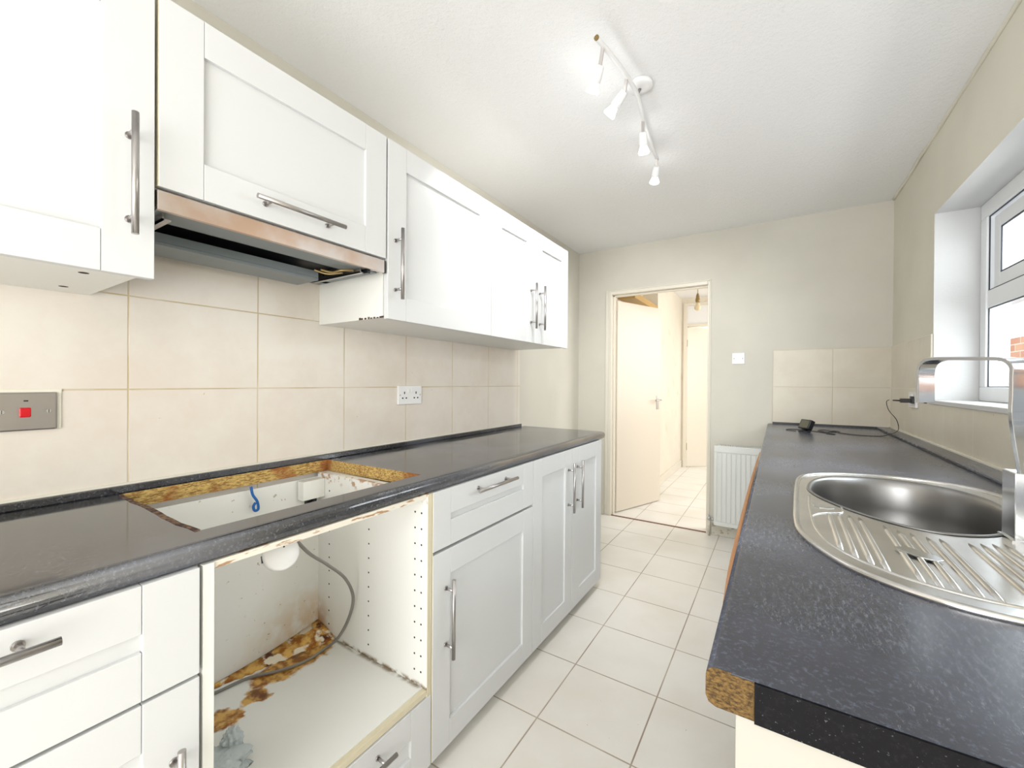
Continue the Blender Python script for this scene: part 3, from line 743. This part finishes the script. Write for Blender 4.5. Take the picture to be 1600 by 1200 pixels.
def light_switch():
    x, z = -.26, 1.415; y = YF
    t = thing('light_switch', 'white two-rocker light switch on the end wall between door and tiles', 'switch', (x, y, z))
    part('plate', B(x-.043, x+.043, y-.009, y, z-.043, z+.043), 'white', t, bevel=.002)
    for d in (-.007, .007): part('rocker', B(x+d-.006, x+d+.006, y-.0125, y-.009, z-.012, z+.012), 'white', t, bevel=.001)
    for d in (-.03, .03):
        b = bmesh.new(); cyl(b, (x+d, y-.008, z), (x+d, y-.0102, z), .003, 12); part('screw', b, 'hole', t)
light_switch()

# --- ceiling spotlights
def ceiling_light():
    t = thing('ceiling_spotlight_bar', 'white wavy ceiling bar with four lit spotlights', 'light', (-.50, 1.75, 2.41))
    b = bmesh.new(); lathe(b, (-.487, 1.725, CEIL), (0, 0, -1), [(0, .05), (.012, .05), (.018, .046), (.02, .02), (.021, .001)], 36); part('ceiling_rose', b, 'white', t)
    b = bmesh.new(); cyl(b, (-.487, 1.725, CEIL-.02), (-.50, 1.72, 2.405), .006, 12); part('stem', b, 'steel', t)
    b = bmesh.new(); tube(b, [(-.534, 1.36, 2.405), (-.520, 1.45, 2.407), (-.506, 1.56, 2.409), (-.498, 1.68, 2.41), (-.503, 1.78, 2.41), (-.52, 1.90, 2.41), (-.538, 2.08, 2.41), (-.55, 2.28, 2.41)], .0085, 12, 8); part('bar', b, 'white', t)
    b = bmesh.new(); cyl(b, (-.5345, 1.357, 2.405), (-.534, 1.362, 2.405), .009, 14); part('end_cap', b, 'brass', t)
    heads = [((-.528, 1.405, 2.405), (-.550, 1.435, 2.362), (-.592, 1.468, 2.305)),
             ((-.507, 1.605, 2.405), (-.520, 1.622, 2.368), (-.588, 1.640, 2.312)),
             ((-.524, 1.905, 2.405), (-.530, 1.930, 2.368), (-.540, 1.985, 2.305)),
             ((-.549, 2.262, 2.405), (-.552, 2.275, 2.370), (-.575, 2.325, 2.312))]
    for i, (a, k, tip) in enumerate(heads):
        a, k, tip = Vector(a), Vector(k), Vector(tip); ax = (tip-k).normalized(); L = (tip-k).length
        b = bmesh.new(); d = (k-a).normalized(); sx = Vector((1, 0, 0)); v2 = d.cross(sx).normalized(); sx = v2.cross(d)
        vs = []
        for p in (a, k+d*.006):
            for (p_, q_) in ((-1, -1), (1, -1), (1, 1), (-1, 1)): vs.append(b.verts.new(p+sx*p_*.006+v2*q_*.0035))
        for q in ((0, 1, 2, 3), (4, 5, 6, 7), (0, 1, 5, 4), (1, 2, 6, 5), (2, 3, 7, 6), (3, 0, 4, 7)): b.faces.new([vs[j] for j in q])
        part('arm', b, 'steel', t)
        b = bmesh.new(); lathe(b, k, ax, [(-.004, .012), (0, .016), (L*.42, .019), (L*.62, .0195), (L*.64, .015)], 28); hd = part('lamp_holder', b, 'white', t)
        b = bmesh.new(); lathe(b, k+ax*L*.62, ax, [(0, .014), (L*.12, .017), (L*.3, .0235), (L*.40, .025), (L*.44, .022), (L*.45, .001)], 28); part('bulb', b, 'lit', hd, label='lit bulb')
        l = bpy.data.lights.new('bulb_light', 'SPOT'); l.energy = 19; l.spot_size = R(118); l.spot_blend = .8; l.shadow_soft_size = .02; l.color = (.97, .98, 1)
        lo = bpy.data.objects.new('bulb_light', l); COL.objects.link(lo); lo.location = tip+ax*.03; lo.rotation_euler = ax.to_track_quat('-Z', 'Y').to_euler()
ceiling_light()

# --- radiator
def radiator():
    x0, x1, z0, z1 = -.417, .16, .098, .728; yf, yb = YF-.075, YF-.03
    t = thing('radiator', 'white fluted panel radiator on the end wall beside the doorway', 'radiator', (-.13, YF-.05, 0))
    b = bmesh.new(); n = 16; w_ = (x1-x0-.05)/n; zz = [(z0, z0+.04), (z0+.04, z1-.055), (z1-.055, z1)]
    box(b, x0, x1, yf+.006, yf+.018, z0, z1)
    box(b, x0, x1, yf, yf+.006, z0, z0+.03); box(b, x0, x1, yf, yf+.006, z1-.05, z1); box(b, x0, x0+.02, yf, yf+.006, z0+.03, z1-.05); box(b, x1-.02, x1, yf, yf+.006, z0+.03, z1-.05)
    for i in range(n):
        a = x0+.025+i*w_; box(b, a+.004, a+w_-.004, yf-.0005, yf+.006, z0+.034, z1-.054)
    part('panel', b, 'rad', t, bevel=.003)
    part('rear_panel', B(x0+.01, x1-.01, yb, yb+.012, z0, z1-.01), 'rad', t)
    part('side_cover', B(x0-.002, x0, yf+.004, yb+.012, z0+.01, z1-.01), 'rad', t); part('side_cover', B(x1, x1+.002, yf+.004, yb+.012, z0+.01, z1-.01), 'rad', t)
    b = bmesh.new(); x = x0+.03
    while x < x1-.02: box(b, x, x+.006, yf+.006, yb+.012, z1-.002, z1+.006); x += .0125
    part('top_grille', b, 'rad', t)
    part('wall_bracket', B(x0+.1, x0+.13, yb+.012, YF-.003, .2, .6), 'rad', t); part('wall_bracket', B(x1-.13, x1-.1, yb+.012, YF-.003, .2, .6), 'rad', t)
    b = bmesh.new(); cyl(b, (x0-.002, YF-.045, .135), (x0-.035, YF-.045, .135), .008, 14); lathe(b, (x0-.038, YF-.045, .125), (0, 0, 1), [(0, .011), (.012, .013), (.03, .011), (.034, .004)]); cyl(b, (x0-.02, YF-.045, .135), (x0-.006, YF-.045, .135), .013, 6)
    v = part('valve', b, 'chrome', t); 
    b = bmesh.new(); cyl(b, (x0-.038, YF-.045, 0), (x0-.038, YF-.045, .127), .009, 14); part('pipe', b, 'skirt', t, label='thin white painted pipe')
radiator()

# --- right run
def right_cupboards():
    X = -.034; ZB1 = .876
    def unit(label, y0, y1, fronts):
        t = thing('base_cupboard', label, 'cupboard', (.3, (y0+y1)/2, .08))
        carcass(t, WR-.012, X+.022, y0, y1, .08, ZB1, top=False, mats=('panel_end',))
        for a in fronts: add_front(t, *a[:1], X, *a[1:], sgn=-1)
        if y0 < .5: part('end_panel', B(X, WR-.012, .488, .4945, 0, ZB1), 'panel_end', t, bevel=.0008)
    unit('white base cupboard under the near end of the right worktop, plain end panel', .495, 1.09, [('door', .497, 1.088, .08, ZB1, 'z', .58, .82, 1.04)])
    unit('white double-door base cupboard under the sink', 1.092, 2.09, [('door', 1.094, 1.589, .08, ZB1, 'z', .58, .82, 1.54), ('door', 1.593, 2.088, .08, ZB1, 'z', .58, .82, 1.64)])
    unit('white single-door base cupboard just beyond the sink cupboard', 2.092, 2.69, [('door', 2.094, 2.688, .08, ZB1, 'z', .58, .82, 2.14)])
    unit('white base cupboard at the far end of the right worktop beside the radiator', 2.692, 3.29, [('door', 2.694, 3.288, .08, ZB1, 'z', .58, .82, 2.74)])
    obj('plinth', B(.06, .076, .5, 3.28, 0, .079), 'carcass', label='low plinth board set back under the right base cupboards', cat='plinth')
right_cupboards()
OUT = catmull([(x, y, 0) for x, y in [(.034, 1.06), (.038, 1.25), (.048, 1.49), (.060, 1.60), (.088, 1.665), (.136, 1.713), (.20, 1.747), (.32, 1.772), (.44, 1.735), (.50, 1.65), (.525, 1.5), (.53, 1.2), (.52, 1.0), (.46, .85), (.37, .79), (.265, .778), (.19, .79), (.117, .838), (.078, .895), (.047, .975)]], 5, True)
BOWL = catmull([(x, y, 0) for x, y in [(.080, 1.46), (.098, 1.565), (.146, 1.645), (.22, 1.69), (.305, 1.70), (.375, 1.678), (.428, 1.625), (.455, 1.54), (.452, 1.41), (.42, 1.29), (.365, 1.205), (.306, 1.165), (.25, 1.164), (.197, 1.195), (.148, 1.25), (.106, 1.325), (.083, 1.394)]], 5, True)
YE = .483
def worktop_right():
    t = thing('worktop', 'scuffed blue-grey speckled worktop under the window, holding the sink', 'worktop', (.3, 2.0, ZW0))
    cen = sum(BOWL, Vector())/len(BOWL); hole = [cen+(p-cen)*1.03 for p in BOWL]
    xf, xb = -.038, .560
    b = bmesh.new(); slab(b, [(xf, YE), (xb, YE), (xb, YF-.012), (xf, YF-.012)], [hole], ZW0, ZW1)
    part('board', b, 'lam_right', t)
    r = .010; xn = xf-.014
    prof = [(xf, ZW0), (xn, ZW0), (xn-.007, ZW0+.003)]+[(xn-r, ZW0+.010)]+[(xn-r*math.cos(a), ZW1-r+r*math.sin(a)) for a in [R(x) for x in (0, 18, 36, 54, 72, 90)]]+[(xf, ZW1)]
    b = bmesh.new(); prism_y(b, prof, YE, YF-.012, 0, 1)
    for f in b.faces: f.normal_update(); f.smooth = len(f.verts) == 4 and abs(f.normal.z) < .985
    part('rolled_front_edge', b, ['lam_right', 'chip_end'], t)
    part('raw_board_end', B(xf-.0005, -.017, YE-.0006, YE, ZW0+.0005, ZW1-.0015), 'chip_end', t, label='bare chipboard end')
    part('end_edging', B(-.017, xb, YE-.003, YE, ZW0-.0005, ZW1-.001), 'lam_edge', t)
    part('back_strip', B(xb+.004, WR-.009, YE, YF-.012, ZW0, ZW1+.014), 'lam_right', t, bevel=.004)
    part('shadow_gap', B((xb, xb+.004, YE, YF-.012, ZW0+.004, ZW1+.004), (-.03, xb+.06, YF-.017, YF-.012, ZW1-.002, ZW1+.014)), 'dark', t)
    part('sealant', B(WR-.016, WR-.008, YE, YF-.012, ZW1+.013, ZW1+.02), 'sealant', t)
    b = bmesh.new(); tube(b, [(-.061, .70, .889), (-.066, .85, .889), (-.0685, 1.1, .889), (-.070, 1.5, .889), (-.069, 1.9, .889), (-.065, 2.3, .889)], .0075, 8, 6, flat=.6); part('peeling_edge', b, 'brownstrip', t, label='bare brown peeling front edge')
worktop_right()
def sink():
    zt = ZW1
    t = thing('sink', 'oval stainless steel inset sink with round bowl and ribbed drainer', 'sink', (.28, 1.27, zt))
    b = bmesh.new(); slab(b, [(p.x, p.y) for p in OUT], [[(p.x, p.y) for p in BOWL]], zt, zt+.0035); part('deck', b, 'sink', t)
    cen = sum(OUT, Vector())/len(OUT)
    b = bmesh.new(); P = [Vector((cen.x+(p.x-cen.x)*.985, cen.y+(p.y-cen.y)*.992, zt+.003)) for p in OUT[::2]]; tube(b, P, .0062, 10, 2, True, flat=1.0)
    P = [Vector((cen.x+(p.x-cen.x)*.88, cen.y+(p.y-cen.y)*.925, zt+.0025)) for p in OUT[::2]]
    part('outer_rim', b, 'sink', t)
    bc = sum(BOWL, Vector())/len(BOWL)
    b = bmesh.new(); last = None
    for s, z in ((1.035, .004), (1.02, .0062), (1.0, .005), (.985, -.002), (.965, -.02), (.95, -.08), (.93, -.125), (.88, -.150), (.78, -.160), (.4, -.165), (.12, -.168), (.1, -.172), (.01, -.173)):
        r = [b.verts.new((bc.x+(p.x-bc.x)*s, bc.y+(p.y-bc.y)*s, zt+z)) for p in BOWL]
        if last: bridge(b, last, r)
        last = r
    b.faces.new(last); bw = part('bowl', b, 'bowl', t)
    s_ = bw.modifiers.new('solid', 'SOLIDIFY'); s_.thickness = .001; s_.offset = 1
    b = bmesh.new(); lathe(b, (bc.x, bc.y, zt-.168), (0, 0, 1), [(0, .035), (.003, .035), (.004, .028), (.002, .02), (.001, .001)], 28); part('waste', b, 'chrome', bw)
    # ribs on the drainer
    def inside(x, y, s=.9):
        px, py = cen.x+(x-cen.x)/s, cen.y+(y-cen.y)/(s+.03); c = False; n = len(OUT)
        for i in range(n):
            a, d = OUT[i], OUT[(i+1) % n]
            if (a.y > py) != (d.y > py) and px < (d.x-a.x)*(py-a.y)/(d.y-a.y)+a.x: c = not c
        return c
    def outbowl(x, y):
        px, py = bc.x+(x-bc.x)/1.1, bc.y+(y-bc.y)/1.12; c = False; n = len(BOWL)
        for i in range(n):
            a, d = BOWL[i], BOWL[(i+1) % n]
            if (a.y > py) != (d.y > py) and px < (d.x-a.x)*(py-a.y)/(d.y-a.y)+a.x: c = not c
        return not c
    b = bmesh.new()
    for x in (.101, .119, .137, .154, .190, .208, .226, .247, .265, .304, .322, .340, .358, .395, .413, .431, .450):
        pts = []; y = 1.215
        while y > .80:
            xx = x+(1.215-y)*-.012
            if inside(xx, y) and outbowl(xx, y): pts.append((xx, y, zt+.0032))
            y -= .01
        if len(pts) > 5: A, Z = Vector(pts[0]), Vector(pts[-1]); tube(b, [A.lerp(Z, q/6)-Vector((0, 0, .0058 if q in (0, 6) else 0)) for q in range(7)], .0055, 8, 1, flat=.85)
    part('drainer_ribs', b, 'sink', t)
    b = bmesh.new(); tube(b, [(.066, 1.145, zt+.003), (.078, 1.172, zt+.003), (.095, 1.19, zt+.003), (.112, 1.203, zt+.003), (.126, 1.214, zt+.003), (.130, 1.235, zt+.003), (.131, 1.275, zt+.003)], .0032, 8, 4, flat=.7)
    tube(b, [(.072, 1.35, zt+.003), (.066, 1.2, zt+.003), (.070, 1.03, zt+.003), (.10, .93, zt+.003), (.16, .862, zt+.003), (.25, .83, zt+.003), (.36, .845, zt+.003), (.44, .90, zt+.003)], .0035, 8, 8, flat=.7)
    part('pressed_ridge', b, 'sink', t)
    b = bmesh.new(); slab(b, [(.072, 1.268), (.076, 1.243), (.087, 1.230), (.100, 1.232), (.117, 1.248), (.105, 1.262), (.09, 1.272)], [], zt+.003, zt+.0048); part('tap_hole_cover', b, 'chrome', t, bevel=.0006)
    b = bmesh.new(); slab(b, [(.179, 1.0), (.20, 1.010), (.232, .980), (.235, .965), (.226, .955), (.205, .962), (.182, .985)], [], zt+.0065, zt+.0085); part('overflow_badge', b, 'chrome', t, bevel=.0006)
sink()
def tap():
    t = thing('kitchen_tap', 'tall squared chrome kitchen tap with flat arched spout over the sink', 'tap', (.405, 1.195, ZW1))
    part('base', B(.378, .432, 1.168, 1.222, ZW1+.003, ZW1+.134), 'chrome', t, bevel=.0015)
    b = bmesh.new(); box(b, .374, .436, 1.164, 1.226, ZW1+.003, ZW1+.007); part('base_plate', b, 'chrome', t)
    # flat strap arched over: spine points, width across, small thickness
    d = Vector((-.105, .150, 0)); d.normalize(); wdir = Vector((d.y, -d.x, 0))
    base = Vector((.405, 1.197, 0)); sp = []
    for s, z in ((0, ZW1+.13), (-.004, 1.15), (-.006, 1.20), (-.008, 1.235), (-.006+.004, 1.252), (.008, 1.264), (.022, 1.270), (.06, 1.273), (.11, 1.276), (.145, 1.277), (.163, 1.273), (.173, 1.262), (.177, 1.245), (.177, 1.22), (.176, 1.176)):
        s2 = s if s > 0 else s
        sp.append(base+Vector((-.012, 0, 0))*(0 if z < 1.06 else 1)+d*max(s, 0)+Vector((0, 0, z)))
    P = catmull(sp, 4); b = bmesh.new(); last = None
    for i, p in enumerate(P):
        tg = (P[min(i+1, len(P)-1)]-P[max(i-1, 0)]).normalized(); n = tg.cross(wdir).normalized(); w_, h_ = .020, .0035
        r = [b.verts.new(p+wdir*a*w_+n*c*h_) for a, c in ((-1, -1), (1, -1), (1, 1), (-1, 1))]
        if last: bridge(b, last, r, smooth=False)
        else: b.faces.new(r)
        last = r
    b.faces.new(last); part('spout', b, 'chrome', t, bevel=.001)
    e = sp[-1]; b = bmesh.new(); cyl(b, e+Vector((0, 0, .004)), e-Vector((0, 0, .0015)), .0028, 14); part('outlet', b, 'dark', t)
    b = bmesh.new(); cyl(b, (.432, 1.195, ZW1+.09), (.45, 1.195, ZW1+.09), .012, 16); box(b, .446, .452, 1.188, 1.202, ZW1+.09, ZW1+.15); part('lever', b, 'chrome', t, bevel=.0006)
tap()
def display():
    c = Vector((.145, 3.20, ZW1)); t = thing('small_display', 'small black tilted display on a stand at the far end of the right worktop', 'display', c)
    Rz = Matrix.Rotation(R(-52), 3, 'Z') @ Matrix.Rotation(R(-24), 3, 'X')
    def ob(bm, x0, x1, y0, y1, z0, z1, base):
        v, _ = box(bm, x0, x1, y0, y1, z0, z1)
        for k in v: k.co = c+Vector(base)+Rz @ k.co
    b = bmesh.new(); ob(b, -.040, .040, -.002, .030, -.028, .034, (0, 0, .045)); body = part('case', b, 'dark', t, bevel=.004)
    b = bmesh.new(); ob(b, -.032, .032, -.0032, -.0018, -.021, .027, (0, 0, .045)); part('screen', b, 'screen', body)
    b = bmesh.new(); lathe(b, c, (0, 0, 1), [(0, .034), (.004, .034), (.008, .026), (.012, .012), (.03, .010), (.034, .001)], 24); part('stand', b, 'dark', t)
display()
b = bmesh.new(); z = ZW1+.0025
tube(b, [(.583, 3.415, 1.125), (.57, 3.42, 1.11), (.578, 3.40, 1.06), (.60, 3.33, 1.01), (.605, 3.30, .962), (.585, 3.24, .945), (.55, 3.18, .935), (.50, 3.15, z), (.40, 3.14, z), (.33, 3.20, z), (.30, 3.30, z), (.26, 3.36, z), (.22, 3.30, z), (.26, 3.22, z), (.33, 3.28, z), (.30, 3.33, z), (.25, 3.14, z), (.29, 3.10, z), (.22, 3.20, z), (.17, 3.26, z), (.08, 3.30, z), (.05, 3.22, z), (.10, 3.17, z+.001)], .002, 8, 8)
obj('black_cable', b, 'dark', label='thin black cable from the plug to the small display on the right worktop', cat='cable')
def plug():
    t = thing('power_adapter', 'small black power plug in the socket on the window wall', 'plug', (WR-.018, 3.40, 1.13))
    b = bmesh.new(); box(b, WR-.030, WR-.018, 3.08, 3.115, 1.115, 1.155); 
    box(b, WR-.072, WR-.030, 3.083, 3.112, 1.119, 1.142); part('body', b, 'dark', t, bevel=.002)
    b = bmesh.new(); cyl(b, (WR-.072, 3.10, 1.13), (WR-.095, 3.13, 1.13), .004, 10); part('cable_guard', b, 'dark', t)
plug()

# --- outside the window
struct('ground_outside', B(1.0, 6, -3, 9, -.3, -.2), 'paving')
obj('garden_wall', B((2.1, 2.32, 1.0, 8.5, -.2, 1.72)), 'brick', label='orange brick garden wall outside the window', cat='wall')
obj('low_wall', B((1.35, 1.62, 3.2, 6.4, -.2, 1.13)), 'reveal', label='low pale rendered wall between window and brick wall', cat='wall')
b = bmesh.new(); lathe(b, (1.46, 4.45, 1.13), (0, 0, 1), [(0, .06), (.02, .07), (.13, .09), (.135, .105), (.17, .105), (.17, .09), (.14, .085), (.13, .001)])
obj('plant_pot', b, 'terra', label='terracotta plant pot on the low wall outside the window', cat='pot')
